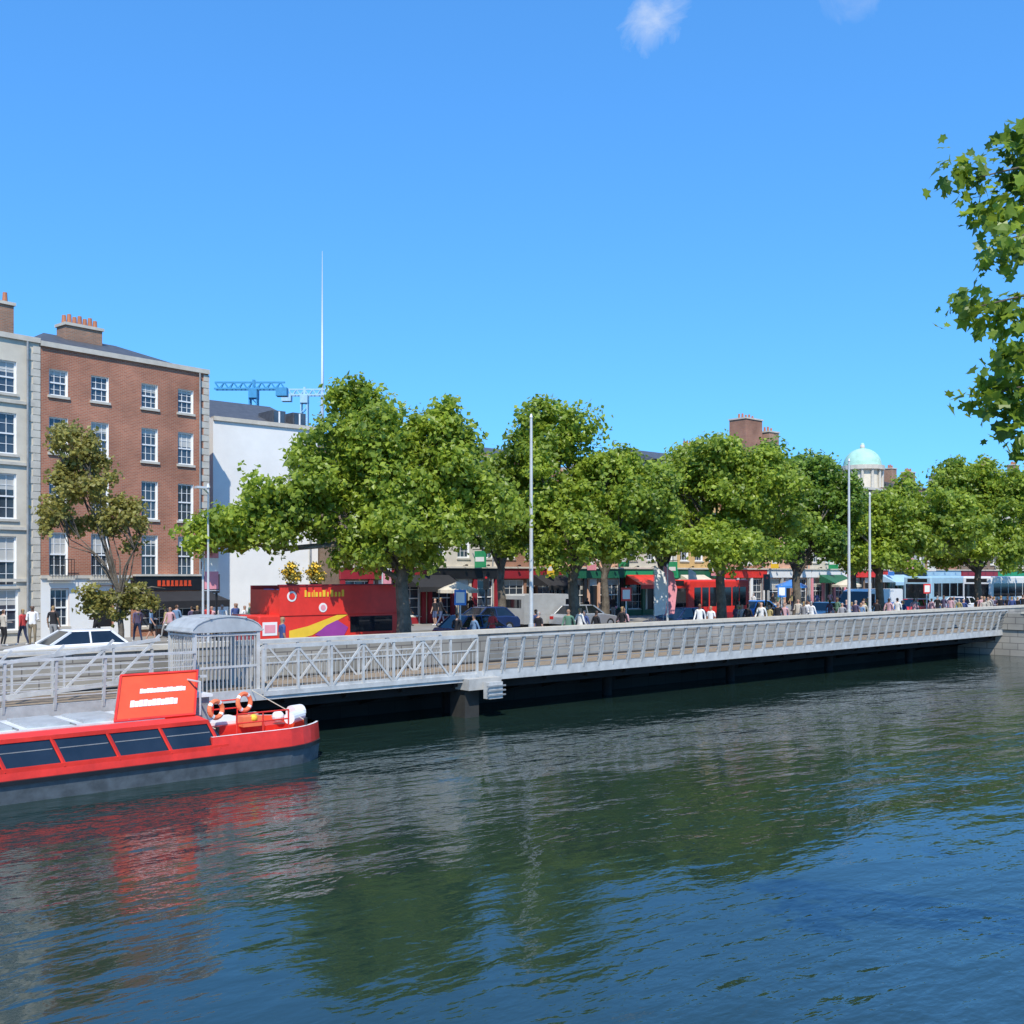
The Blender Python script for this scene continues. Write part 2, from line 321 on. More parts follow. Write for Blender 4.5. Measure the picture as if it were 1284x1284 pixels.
for i in range(14):
    b=B(); x=R.uniform(18,90)
    b.hexa([(-.35,-.2,0),(.35,-.2,0),(.35,.2,0),(-.35,.2,0),(-.45,-.25,.55),(.45,-.25,.55),(.45,.25,.55),(-.45,.25,.55)],'black')
    for q in range(6): b.sphere((-.35+q*.14,R.uniform(-.1,.1),.62+R.uniform(0,.12)),(.1,.12,.12),R.choice(('dgreen','pink','yellow','dgreen')),7,5)
    b.obj('flower_planter',loc=(x,R.uniform(24.5,26),G+.12))

# ---------------------------------------------------------------- ground, quay, water
b=B()
b.poly([(-2500,2.9,G),(2500,2.9,G),(2500,4000,G),(-2500,4000,G)],'asph'); b.obj('ground')
b=B(); b.box(-300,400,3.4,7.6,G-.5,G+.12,'pave'); b.obj('riverside_pavement')
b=B(); b.box(-300,400,20.5,40,G-.5,G+.12,'pave'); b.obj('shop_pavement')
b=B()
for i in range(-30,60): b.box(i*6,i*6+3,13.6,13.72,G+.004,G+.008,'line')
for y in(7.85,20.15): b.box(-200,300,y,y+.1,G+.004,G+.008,'yline')
b.obj('road_markings')
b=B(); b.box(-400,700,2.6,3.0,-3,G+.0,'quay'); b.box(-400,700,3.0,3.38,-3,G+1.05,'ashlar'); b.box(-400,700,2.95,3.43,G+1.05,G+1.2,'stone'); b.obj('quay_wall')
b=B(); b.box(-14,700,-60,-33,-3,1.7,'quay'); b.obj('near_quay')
b=B(); b.box(46.0,56,-1.6,2.58,-3,1.55,'ashlar'); b.box(45.9,56.1,-1.7,-1.3,1.55,2.5,'ashlar'); b.box(45.9,46.3,-1.3,2.5,1.55,2.5,'ashlar'); b.box(45.85,56.1,-1.75,-1.25,2.5,2.62,'stone')
b.obj('stone_landing_stage')

def water():
    m=bpy.data.materials.new('river_water'); m.use_nodes=True; nt=m.node_tree; p=nt.nodes['Principled BSDF']
    p.inputs['Base Color'].default_value=(.013,.03,.024,1); p.inputs['Roughness'].default_value=.06; p.inputs['IOR'].default_value=1.6; p.inputs['Specular IOR Level'].default_value=.75
    tc=nt.nodes.new('ShaderNodeTexCoord'); prev=None
    gust=nt.nodes.new('ShaderNodeTexNoise'); gust.inputs['Scale'].default_value=.07; gust.inputs['Detail'].default_value=3; gm=nt.nodes.new('ShaderNodeMapping'); gm.inputs['Rotation'].default_value=(0,0,math.radians(35)); gm.inputs['Scale'].default_value=(.45,1.6,1)
    nt.links.new(tc.outputs['Object'],gm.inputs[0]); nt.links.new(gm.outputs[0],gust.inputs['Vector'])
    gr=nt.nodes.new('ShaderNodeMapRange'); gr.inputs[1].default_value=.38; gr.inputs[2].default_value=.62; gr.inputs[3].default_value=.3; gr.inputs[4].default_value=1; nt.links.new(gust.outputs['Fac'],gr.inputs[0])
    def ns(scale,sx,rotz,detail,dist,g=False):
        nonlocal prev
        mp=nt.nodes.new('ShaderNodeMapping'); mp.inputs['Rotation'].default_value=(0,0,rotz); mp.inputs['Scale'].default_value=(sx,1,1)
        n=nt.nodes.new('ShaderNodeTexNoise'); n.inputs['Scale'].default_value=scale; n.inputs['Detail'].default_value=detail; n.inputs['Roughness'].default_value=.5; n.inputs['Distortion'].default_value=.3
        bp=nt.nodes.new('ShaderNodeBump'); bp.inputs['Strength'].default_value=1; bp.inputs['Distance'].default_value=dist
        nt.links.new(tc.outputs['Object'],mp.inputs['Vector']); nt.links.new(mp.outputs[0],n.inputs['Vector']); nt.links.new(n.outputs['Fac'],bp.inputs['Height'])
        if g: nt.links.new(gr.outputs[0],bp.inputs['Strength'])
        if prev: nt.links.new(prev.outputs[0],bp.inputs['Normal'])
        prev=bp
    r=math.radians(41)
    ns(.2,.5,r,1,.2); ns(1.0,.4,r,2,.075,True); ns(3.6,.45,r,2,.024,True); ns(10,.6,math.radians(20),2,.007,True)
    nt.links.new(prev.outputs[0],p.inputs['Normal'])
    M['water']=m
water()
b=B(); b.poly([(-3000,-3000,0),(3000,-3000,0),(3000,2.8,0),(-3000,2.8,0)],'water'); b.obj('river_water')

# ---------------------------------------------------------------- boardwalk
e=empty('boardwalk')
b=B(); b.box(-40,46,-.05,2.58,G-.14,G,'deck'); b.box(-40,46,-.12,-.05,G-.3,G+.03,'alu'); b.box(-40,46,-.02,2.58,G-.16,G-.143,'darkst'); b.obj('deck',e)  # darkst sheet colours the shade onto the underside of the boards
b=B()
for i in range(-18,22):
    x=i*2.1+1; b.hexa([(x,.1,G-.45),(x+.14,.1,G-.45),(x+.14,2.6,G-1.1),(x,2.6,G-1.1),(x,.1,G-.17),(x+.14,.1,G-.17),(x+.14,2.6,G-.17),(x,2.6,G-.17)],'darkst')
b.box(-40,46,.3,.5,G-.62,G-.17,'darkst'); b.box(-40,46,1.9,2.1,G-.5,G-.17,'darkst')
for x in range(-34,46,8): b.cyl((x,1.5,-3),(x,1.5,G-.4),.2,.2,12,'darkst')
b.obj('brackets_and_piles',e)
def rail(b,x0,x1,y,lean,sp,k='alu',style=0):
    n=int(round((x1-x0)/sp)); sp=(x1-x0)/n
    top=(y-lean); z0=G-.1; z1=G+1.15
    for i in range(n+1):
        x=x0+i*sp
        b.beam((x,y,z0),(x,top,z1),.06,.1,k)
        if style==1:
            b.beam((x+.14,y,z0),(x+.06,top,z1),.045,.05,k)
    b.box(x0,x1,top-.07,top+.07,z1,z1+.06,k)
    for q in(.12,.27,.42,.57,.72,.86):
        yy=y-lean*q; zz=z0+(z1-z0)*q; b.box(x0,x1,yy-.012,yy+.012,zz-.012,zz+.012,'alud' if style else k)
b=B(); rail(b,6.3,46,-.08,.28,.8,style=1); b.obj('river_railing',e)
b=B(); rail(b,-40,-4.0,-.08,.15,1.2); b.obj('river_railing_west',e)
b=B(); rail(b,-40,-4.2,2.2,0,1.4); b.obj('inner_railing_west',e)
b=B(); x0,x1=-1.9,6.0; n=7
for y in(-.12,1.9):
    b.beam((x0,y,G+1.22),(x1,y,G+1.22),.1,.11,'alu'); b.beam((x0,y,G-.12),(x1,y,G-.12),.1,.14,'alu'); b.beam((x0,y,G+.75),(x1,y,G+.75),.03,.04,'alu')
    for i in range(n+1):
        x=x0+(x1-x0)*i/n; b.beam((x,y,G-.12),(x,y,G+1.2),.07,.07,'alu')
        if i<n:
            xa=x+(x1-x0)/n; b.beam((x,y,G-.1),(xa,y,G+1.18),.05,.06,'alu') if i%2==0 else b.beam((x,y,G+1.18),(xa,y,G-.1),.05,.06,'alu')
            for q in range(1,7): 
                xx=x+(xa-x)*q/7; b.beam((xx,y+.03,G),(xx,y+.03,G+.75),.012,.012,'alu')
b.obj('truss_gangway_rail',e)
b=B()
for y in(.9,):
    b.beam((-16,y,G+.25),(-4.5,y,G+1.5),.07,.09,'alu'); b.beam((-16,y,G-.6+.3),(-4.5,y,G+.45),.07,.12,'alu')
    for i in range(9):
        xa=-16+i*11.5/9; xb=xa+11.5/9; za=G-.3+i*.75/9; b.beam((xa,y,za),(xb,y,za+1.25),.05,.06,'alu'); b.beam((xa,y,za),(xa,y,za+.58+.06*i),.05,.05,'alu')
b.obj('access_ramp',e)
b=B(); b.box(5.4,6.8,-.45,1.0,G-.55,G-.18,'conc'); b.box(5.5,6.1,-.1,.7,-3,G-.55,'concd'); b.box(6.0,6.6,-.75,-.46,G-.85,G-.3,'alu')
for z in(G-.75,G-.6,G-.45): b.box(5.9,6.7,-.8,-.751,z,z+.05,'alud')
b.obj('concrete_pier',e)
e2=empty('gangway_shelter',(-3.9,0,G)); b=B()
for x in(0,1.9):
    for y in(0,1.6): b.box(x-.05,x+.05,y-.05,y+.05,0,1.7,'alu')
for y in(0,1.6):
    for i in range(1,16): b.box(i*.12-.012,i*.12+.012,y-.012,y+.012,-.25,1.6,'alu')
    for z in(-.2,.7,1.6): b.box(0,1.9,y-.03,y+.03,z-.03,z+.03,'alu')
for x in(0,1.9):
    for i in range(1,13): b.box(x-.012,x+.012,i*.12-.012,i*.12+.012,0,1.6,'alu')
    b.box(x-.03,x+.03,0,1.6,1.57,1.63,'alu')
b.obj('bar_cage',e2)
b=B(); pr=[]
for i in range(13):
    t=math.pi*i/12; pr.append((.95-1.05*math.cos(t)*1.0,1.68+.42*math.sin(t)))
for (xa,za),(xb,zb) in zip(pr,pr[1:]): b.hexa([(xa,-.1,za),(xb,-.1,zb),(xb,1.7,zb),(xa,1.7,za),(xa,-.1,za+.03),(xb,-.1,zb+.03),(xb,1.7,zb+.03),(xa,1.7,za+.03)],'poly')
b.poly([(x,-.08,z) for x,z in pr],'poly'); b.poly([(x,1.68,z) for x,z in pr],'poly')
for i in(0,4,8,12): b.beam((pr[i][0],-.13,pr[i][1]+.04),(pr[i][0],1.73,pr[i][1]+.04),.05,.04,'alu')
b.obj('vaulted_roof',e2)

# ---------------------------------------------------------------- tour boat
e=empty('river_tour_boat',(-1.95,-2.45,0))
def hw(x):
    if x>-1.6: return 1.62-.75*((x+1.6)/1.6)**2.4
    return 1.62
st=[-19,-18,-16,-14,-12,-10,-8,-6,-4,-2.5,-1.6,-1.2,-.8,-.5,-.3,-.15,0]
def band(b,zs,ks,xs=st):
    for (xa,xb) in zip(xs,xs[1:]):
        for j in range(len(zs)-1):
            for sg in(-1,1):
                (z0,o0),(z1,o1)=zs[j],zs[j+1]
                P=[(xa,sg*(hw(xa)+o0),z0),(xb,sg*(hw(xb)+o0),z0),(xb,sg*(hw(xb)+o1),z1),(xa,sg*(hw(xa)+o1),z1)]
                b.poly(P if sg<0 else P[::-1],ks[j])
    for x in(xs[0],xs[-1]):
        for j in range(len(zs)-1):
            (z0,o0),(z1,o1)=zs[j],zs[j+1]
            b.poly([(x,-(hw(x)+o0),z0),(x,(hw(x)+o0),z0),(x,(hw(x)+o1),z1),(x,-(hw(x)+o1),z1)],ks[j])
b=B(); band(b,[(-.5,-.25),(.0,-.08),(.40,0),(.41,.05),(.50,.05),(.51,0),(.66,-.02)],['hull','hull','black','black','black','red'])
b.obj('hull',e)
xs=[-3.3]+[x for x in st if x>-3.2]
b=B(); band(b,[(.661,-.02),(.92,-.06),(.94,-.06),(.94,-.16),(.6,-.2)],['red','red','hullw','orange'],xs=xs)
b.poly([(x,-hw(x)+.1,.6) for x in xs]+[(x,hw(x)-.1,.6) for x in xs[::-1]],'orange')
b.box(-3.2,-1.5,-.7,.9,.6,1.05,'red'); b.box(-2.9,-1.8,-.5,.7,1.05,1.12,'hullw'); b.box(-1.3,-.6,-.4,.4,.6,.9,'red')
b.obj('foredeck',e)
b=B(); X0,X1=-18.8,-3.3; z0,z1=.67,1.28
for sg in(-1,1):
    yb,yt=sg*1.56,sg*1.30
    b.poly([(X0,yb,z0),(X1+.45,yb,z0),(X1,yt,z1),(X0,yt,z1)],'dglass')
    n=13
    for i in range(n+1):
        x=X0+(X1-X0)*i/n; b.beam((x+.22,yb+sg*.01,z0),(x-.0,yt+sg*.01,z1),.09,.04,'red')
        if i<n: 
            xm=x+(X1-X0)/n*.5; q=.62; b.beam((x+.15,yb+(yt-yb)*q+sg*.006,z0+(z1-z0)*q),(x+(X1-X0)/n,yb+(yt-yb)*q+sg*.006,z0+(z1-z0)*q),.015,.018,'alud')
    b.beam((X0,yb+sg*.005,z0+.03),(X1+.4,yb+sg*.005,z0+.03),.06,.1,'red'); b.beam((X0,yt+sg*.01,z1+.01),(X1,yt+sg*.01,z1+.01),.08,.09,'red')
b.poly([(X1+.45,-1.56,z0),(X1+.45,1.56,z0),(X1,1.30,z1),(X1,-1.30,z1)],'dglass'); b.poly([(X0,-1.56,z0),(X0,1.56,z0),(X0,1.30,z1),(X0,-1.30,z1)],'red')
b.obj('saloon_windows',e)
b=B()
b.hexa([(X0,-1.30,1.3),(X1+.05,-1.30,1.3),(X1+.05,1.30,1.3),(X0,1.30,1.3),(X0,-1.05,1.4),(X1-.1,-1.05,1.4),(X1-.1,1.05,1.4),(X0,1.05,1.4)],'redd')
b.box(X0+.5,X1-.9,-.95,.95,1.402,1.44,'roofw')
for i in range(11): b.box(-18+i*1.2,-17.1+i*1.2,-.75,.75,1.44,1.5,'poly'); b.box(-17.06+i*1.2,-17.02+i*1.2,-.95,.95,1.44,1.47,'alud')
b.obj('roof',e)
b=B(); a=Vector((-5.4,-.95,1.42)); ux=Vector((1.95,0,0)); uy=Vector((.5,.95,.98)); nn=ux.cross(uy).normalized()
def pp(u,v,o=0): return a+ux*u+uy*v+nn*o
b.hexa([pp(0,0,-.05),pp(1,0,-.05),pp(1,1,-.05),pp(0,1,-.05),pp(0,0),pp(1,0),pp(1,1),pp(0,1)],'orange')
for v0,v1,u0,u1 in((0,.04,0,1),(.96,1,0,1),(.04,.96,0,.025),(.04,.96,.975,1)): b.hexa([pp(u0,v0,.002),pp(u1,v0,.002),pp(u1,v1,.002),pp(u0,v1,.002),pp(u0,v0,.03),pp(u1,v0,.03),pp(u1,v1,.03),pp(u0,v1,.03)],'red')
def strokes(b,u0,u1,v0,v1,n,k):
    u=u0
    for i in range(n):
        w=(u1-u0)/n; vv=v1-(v1-v0)*(.12 if i%3==1 else 0)
        b.hexa([pp(u,v0,.004),pp(u+w*.9,v0,.004),pp(u+w*.9,vv,.004),pp(u,vv,.004),pp(u,v0,.012),pp(u+w*.9,v0,.012),pp(u+w*.9,vv,.012),pp(u,vv,.012)],k); u+=w
strokes(b,.27,.85,.56,.66,14,'hullw'); strokes(b,.17,.76,.28,.42,11,'hullw')
b.beam(pp(.02,1,-.03),(-4.8,.6,1.45),.05,.05,'alu'); b.beam(pp(.98,1,-.03),(-3.3,.6,1.45),.05,.05,'alu'); b.beam(pp(.5,.95,-.03),(-4.0,.9,1.45),.05,.05,'alu')
b.obj('raised_roof_panel',e)
b=B(); b.box(-3.15,-2.75,-.2,.5,1.05,1.75,'alud'); b.box(-3.2,-2.7,-.3,.6,1.75,1.82,'hullw'); b.cyl((-2.95,.1,1.8),(-2.95,.1,2.35),.03,.02,8,'alu'); b.box(-3.2,-2.7,.05,.15,2.2,2.26,'alu')
for y in(-.9,.9): b.cyl((-3.3,y,1.4),(-3.3,y,2.2),.025,.025,8,'alu')
b.cyl((-3.3,-.9,2.2),(-3.3,.9,2.2),.025,.025,8,'alu'); b.obj('helm_console',e)
b=B()
for x in(-2.6,-1.9,-1.2): b.cyl((x,-1.4,.93),(x,-1.4,1.4),.02,.02,8,'red'); b.cyl((x,1.4,.93),(x,1.4,1.4),.02,.02,8,'red')
for y in(-1.4,1.4):
    for z in(1.18,1.4): b.cyl((-2.6,y,z),(-1.2,y,z),.02,.02,8,'red')
b.torus((-2.9,-.9,1.5),.2,.06,(.3,-1,.1),'buoy','hullw'); b.torus((-1.4,.6,1.42),.22,.06,(.3,-1,.1),'buoy','hullw')
b.cyl((-.9,-.9,1.1),(-.35,-.5,1.1),.15,.15,14,'hullw'); b.cyl((-.35,.0,1.1),(.0,.1,1.1),.2,.2,14,'hullw'); b.sphere((-.95,-.4,1.1),.16,'hullw')
b.box(-.5,-.1,-.3,.4,.62,.95,'orange'); b.sphere((-1.9,-.9,1.2),.1,'yellow'); b.box(-2.2,-1.7,-.95,-.55,1.0,1.25,'buoy')
for z in range(5): b.torus((-1.0,.9,.95+.03*z),.16-.01*z,.018,(0,0,1),'canvas','canvas',14,5)
for x in(-.6,-3.0): b.cyl((x,-1.2,.94),(x,-1.2,1.12),.04,.05,8,'black')
b.cyl((-.6,-1.2,1.05),(-.3,2.3,1.5),.012,.012,5,'canvas'); b.cyl((-3.0,-1.2,1.05),(-3.4,2.3,1.5),.012,.012,5,'canvas')
b.obj('deck_gear',e,smooth=False)

# ---------------------------------------------------------------- trees
def crown_lumps(c,r,n,rng,lr=(.9,1.6),low=-.75):
    L=[]
    for i in range(n):
        d=rng.normal(size=3); d/=np.linalg.norm(d)
        if d[2]<low: d[2]*=-.5
        q=rng.uniform(.35,1.0)**.6
        L.append((c[0]+d[0]*r[0]*q*.85,c[1]+d[1]*r[1]*q*.85,c[2]+d[2]*r[2]*q*.85,rng.uniform(*lr)))
    return L
def leaves(L,n,size,rng,shape=4,shell=.5,up=.35):
    L=np.array(L); w=L[:,3]**2; w/=w.sum(); idx=rng.choice(len(L),n,p=w)
    d=rng.normal(size=(n,3)); d/=np.linalg.norm(d,axis=1)[:,None]
    tw=rng.normal(size=(len(L)*22,3)); tw/=np.linalg.norm(tw,axis=1)[:,None]; ti=rng.integers(0,22,n)+idx*22
    d=d*.40+tw[ti]*1.0; d/=np.linalg.norm(d,axis=1)[:,None]
    tl=rng.uniform(.7,1.35,len(L)*22)
    rad=L[idx,3]*(rng.uniform(shell,1.1,n))*tl[ti]; C=L[idx,:3]+d*rad[:,None]*np.array([1,1,.8])
    C+=rng.normal(size=(n,3))*.08
    N=d*.8+rng.normal(size=(n,3))*.6; N[:,2]+=up; N/=np.linalg.norm(N,axis=1)[:,None]
    A=np.cross(N,rng.normal(size=(n,3))); A/=np.linalg.norm(A,axis=1)[:,None]; Bv=np.cross(N,A)
    s=size*rng.uniform(.55,1.35,n)
    if shape==4: pr=[(-.5,0),(0,-.42),(.5,0),(0,.42)]
    else: pr=[(-.5,.0),(-.32,-.22),(-.3,-.5),(0,-.3),(.3,-.45),(.3,-.15),(.62,0),(.3,.15),(.3,.45),(0,.3),(-.3,.5),(-.32,.22)]
    V=np.stack([C+(A*px+Bv*py)*s[:,None]+N*(-.25*abs(py))*s[:,None] for px,py in pr],1).reshape(-1,3)
    return V,len(pr)
def tree(name,base,trunk_top,L,n,size,seed,k='leaf',tr=.28,shape=4,shell=.5,limbs=9,extra=[]):
    rng=np.random.default_rng(seed); b=B()
    th=trunk_top; pts=[(0,0,0),(.06,.03,th*.4),(-.05,.05,th*.8),(0,0,th)]
    b.tube([(0,0,-.1)]+pts[1:],[tr*1.35,tr,tr*.9,tr*.85],10,'bark')
    order=list(range(len(L))); rng.shuffle(order)
    for i in order[:limbs]:
        c=Vector(L[i][:3]); s0=Vector((0,0,th*rng.uniform(.8,1.0))); m1=s0.lerp(c,.35)+Vector((0,0,.1*(c-s0).length))+Vector(rng.normal(size=3)*.15); m2=s0.lerp(c,.7)+Vector(rng.normal(size=3)*.25)
        b.tube([s0,m1,m2,c],[tr*.45,tr*.28,tr*.15,.02],7,'bark')
        for j in range(3):
            q=c+Vector(rng.normal(size=3))*L[i][3]*.55; b.tube([m2,m2.lerp(q,.5)+Vector((0,0,.1)),q],[tr*.13,.03,.012],5,'bark')
    for pl,rs in extra: b.tube(pl,rs,7,'bark')
    V,m=leaves(L,n,size,rng,shape,shell)
    nb=len(b.v); F=[tuple(range(nb+i*m,nb+i*m+m)) for i in range(n)]
    lm=b.mi(k); b.v+=V.tolist(); b.f+=F; b.m+=[lm]*n
    return b.obj(name,loc=base)
def along(k,n):
    Y=(n+27.14)/(.753-.658*k); return (-16.05+Y*(.658+.753*k),n,G+.1)
def off(r,f,z,rad): return (r*RT[0]+f*FW[0],r*RT[1]+f*FW[1],z,rad)
def plane_tree(k,n_,parts,n,seed,mk='leaf',size=.22,tt=3.6,tr=.25,lim=12):
    L=[]
    rg=np.random.default_rng(seed)
    for (r,f,z,rx,rz,cnt,lr) in parts:
        c=off(r,f,z,0); L+=crown_lumps(c[:3],(rx,rx,rz),cnt,rg,lr)
    return tree('plane_tree',along(k,n_),tt,L,n,size,seed,mk,tr,limbs=lim)
plane_tree(-.105,6,[(-1.4,0,7.6,2.5,3.1,30,(.6,1.2)),(1.0,0,7.4,2.3,2.9,24,(.6,1.1)),(-3.4,-1.0,5.8,1.5,2.0,14,(.5,1.0)),(-5.0,-1.8,5.3,1.4,1.7,13,(.5,.9)),(-6.5,-2.4,4.8,1.1,1.2,10,(.45,.8)),(2.2,.5,5.6,2.2,2.6,22,(.6,1.1)),(-.6,0,4.4,2.6,1.5,20,(.5,.9)),(-1.8,0,10.3,.9,.8,6,(.4,.7)),(-.2,-1,5.6,2.8,2,18,(.6,1.0)),(1.6,0,9.2,1,1,7,(.4,.8))],54000,11,tr=.28)
plane_tree(.06,6,[(-.9,0,8.0,2.5,2.9,28,(.6,1.1)),(1.7,0,6.9,2.6,2.8,26,(.6,1.1)),(-2.9,0,5.6,2.0,2.6,20,(.5,1.0)),(0,-.5,4.6,3.4,1.6,26,(.5,.9)),(3.2,.3,5.6,1.7,2.4,18,(.5,1)),(-3.3,0,7.6,1.1,1.2,8,(.4,.8))],48000,12)
plane_tree(.202,6,[(-.6,0,7.9,3.0,2.9,30,(.6,1.2)),(2.6,0,7.4,2.8,2.8,28,(.6,1.1)),(-3.8,0,6.8,2.2,2.8,26,(.5,1.0)),(0,-.5,4.7,4.2,1.6,32,(.5,1.0))],50000,13,size=.23)
plane_tree(.275,8,[(-.5,1,8.4,2.8,2.8,26,(.6,1.2)),(2,1,7.4,2.6,2.6,22,(.6,1.1)),(0,0,5,3.5,1.8,18,(.6,1.0))],28000,14,mk='leaf2',size=.25)
plane_tree(.355,6,[(-2.2,0,6.2,2.6,2.7,26,(.6,1.1)),(1.5,0,6.5,3.0,2.9,28,(.6,1.1)),(0,-.5,4.3,3.8,1.3,18,(.5,.9)),(4.6,0,5.8,2.0,2.4,16,(.5,1.0))],34000,15,size=.25)
plane_tree(.45,6.5,[(-1,0,8.4,3.2,3.6,32,(.7,1.3)),(2.5,0,7.6,3.4,3.4,28,(.7,1.3)),(-3.8,0,6.2,2.6,2.9,20,(.6,1.1)),(0,0,5,4,1.8,20,(.6,1.1))],38000,16,size=.27)
plane_tree(.53,6.5,[(0,0,6.8,3.8,3.6,44,(.9,1.5))],20000,17,size=.33)
for q,sd in((.58,18),(.63,19),(.68,20)): plane_tree(q,6.5,[(0,0,7,4,3.6,36,(1,1.6))],12000,sd,size=.4)
plane_tree(.33,19.5,[(0,0,6.4,3.4,3.2,28,(.8,1.4))],14000,21,mk='leaf2',size=.3)
plane_tree(-.01,19.8,[(0,0,7.0,2.8,3.6,28,(.7,1.2))],16000,22,mk='leaf2',size=.26)
plane_tree(.145,19.8,[(0,0,7.6,3.4,3.8,30,(.7,1.3))],17000,23,mk='leaf2',size=.27)
plane_tree(.09,19.8,[(0,0,7.0,3.0,3.6,28,(.7,1.2))],14000,24,mk='leaf2',size=.27)
L=[]; rgx=np.random.default_rng(31)
for (r,z,rx,rz,c) in((-1.5,6.6,1.4,1.4,18),(-1.7,8.1,1.1,1.0,12),(-2.1,5.2,1.4,1.0,13),(.1,5.0,1.1,1.3,12),(-1.0,7.3,1.2,.9,9),(-.5,2.0,1.1,.8,13),(.6,2.3,.9,.7,9)):
    cc=off(r,0,z,0); L+=crown_lumps(cc[:3],(rx,rx,rz),c,rgx,(.25,.5))
tree('young_street_tree',along(-.378,13.0),2.6,L,12500,.17,31,'leafy',.11,shell=.1,limbs=16)

L=[];ex=[]
tx,ty=survey(11.0,7.0); base=Vector((tx,ty,1.7))
def rel(r,f,z): x,y=survey(r,f); return Vector((x,y,z))-base
rgn=np.random.default_rng(41)
fork=Vector((0,0,5.0))
tips=[(3.95,9.1,8.25),(4.2,9.2,8.0),(4.25,9.0,7.7),(3.95,9.0,7.1),(4.3,9.2,7.05),(4.35,8.9,6.7),(4.1,9.0,6.35),(4.4,9.2,6.25),(4.5,9.2,8.1),(4.6,9.3,7.7),(4.6,9.3,6.8),(4.6,9.3,8.4),(4.9,9.3,8.3),(5.0,9.4,7.1),(5.0,9.4,6.6),(4.4,9.1,6.0),(4.55,9.1,7.15),(4.4,9.1,6.45),(4.55,9.1,8.6)]
for i,(r,f,z) in enumerate(tips):
    p=rel(r,f,z); rad=.14+.09*rgn.random()
    if r>4.45: rad=.22
    L.append((p.x,p.y,p.z,rad)); L.append((p.x+rgn.normal()*.12,p.y+rgn.normal()*.12,p.z+.1*rgn.normal(),.14))
    mid=rel(6.4,8.5,(z+7.6)/2)+Vector(rgn.normal(size=3)*.15); q=rel(r+.5,f,z+.12)
    ex.append(([fork,mid,q,p],[.1,.04,.01,.004]))
for i in range(34):
    p=rel(10.4+rgn.normal()*1.3,6.4+rgn.normal()*1.3,8.6+rgn.normal()*1.3)
    c=Vector(p)+base; 
    rr=(c.x-CAM[0])*RT[0]+(c.y-CAM[1])*RT[1]; ff=(c.x-CAM[0])*FW[0]+(c.y-CAM[1])*FW[1]
    if rr/max(ff,.1)<.8: continue
    L.append((p.x,p.y,p.z,rgn.uniform(.3,.5)))
tree('plane_tree',base,5.0,L,6800,.115,42,'leaf_near',.3,shape=12,shell=.05,limbs=4,extra=ex)

# ---------------------------------------------------------------- poles
def mast(name,loc,h,arm=True,banner=None,r=.09):
    b=B(); b.cyl((0,0,0),(0,0,1.2),r*1.4,r*1.3,12,'galv'); b.cyl((0,0,1.2),(0,0,h),r,r*.6,12,'galv'); b.cyl((0,0,h),(0,0,h+.15),.08,.03,10,'galv')
    if arm: b.beam((0,0,h-.2),(-.5,-.6,h-.05),.04,.04,'galv'); b.box(-.75,-.4,-.75,-.5,h-.1,h-.02,'galv')
    if banner:
        for z in(2.6,5.0): b.beam((0,0,z),(.62,0,z),.03,.03,'galv')
        b.box(.06,.6,-.01,.01,2.65,4.95,banner); b.box(.06,.6,-.014,.014,3.3,3.8,'wfr')
    b.obj(name,loc=loc,smooth=False)
mast('street_lamp',along(.0185,4),9.55,False); mast('street_lamp',along(.325,4),9.5,False); mast('street_lamp',along(.345,4.4),7.8,False)
mast('street_lamp',along(-.293,8),6.3,True,r=.05); 
mast('banner_pole',along(-.298,9),5.3,False,'pink',.05); mast('banner_pole',along(-.125,22),5.6,False,'pink',.05); mast('banner_pole',along(.15,8),3.6,False,None,.05)
def signpost(loc,k,h=2.6):
    b=B(); b.cyl((0,0,0),(0,0,h),.04,.04,8,'galv'); b.box(-.25,.25,-.06,-.04,h-.7,h-.05,k); b.box(-.18,.18,-.068,-.06,h-.6,h-.15,'wfr'); b.obj('traffic_sign',loc=loc,rot=-.6)
for k,n,c in((-.05,7,'blue'),(.26,7,'blue'),(.11,7,'red'),(.4,7,'red')): signpost(along(k,n),c)
def trafficlight(loc):
    b=B(); b.cyl((0,0,0),(0,0,3.2),.06,.06,10,'black'); b.box(-.17,.17,-.2,-.05,2.3,3.2,'black')
    for z,k in((2.5,'green'),(2.75,'yellow'),(3.0,'tail')): b.cyl((0,-.2,z),(0,-.22,z),.07,.07,12,'black' if k!='tail' else k)
    b.obj('traffic_light',loc=loc,rot=-.7)
trafficlight(along(-.285,20)); trafficlight(along(.245,7.2)); trafficlight(along(-.025,20))
for k,n,c1 in((.137,9,'wfr'),(.146,9,'pink'),(.17,20,'wfr')):
    b=B(); b.cyl((0,0,0),(0,0,3.6),.025,.015,6,'galv'); P=[(.03,0,1),(.6,0,1.1),(.75,0,2.4),(.55,0,3.3),(.03,0,3.65)]
    b.poly(P,c1); b.poly([(x,y+.01,z) for x,y,z in P][::-1],c1); b.obj('feather_flag',loc=along(k,n),rot=-.6)

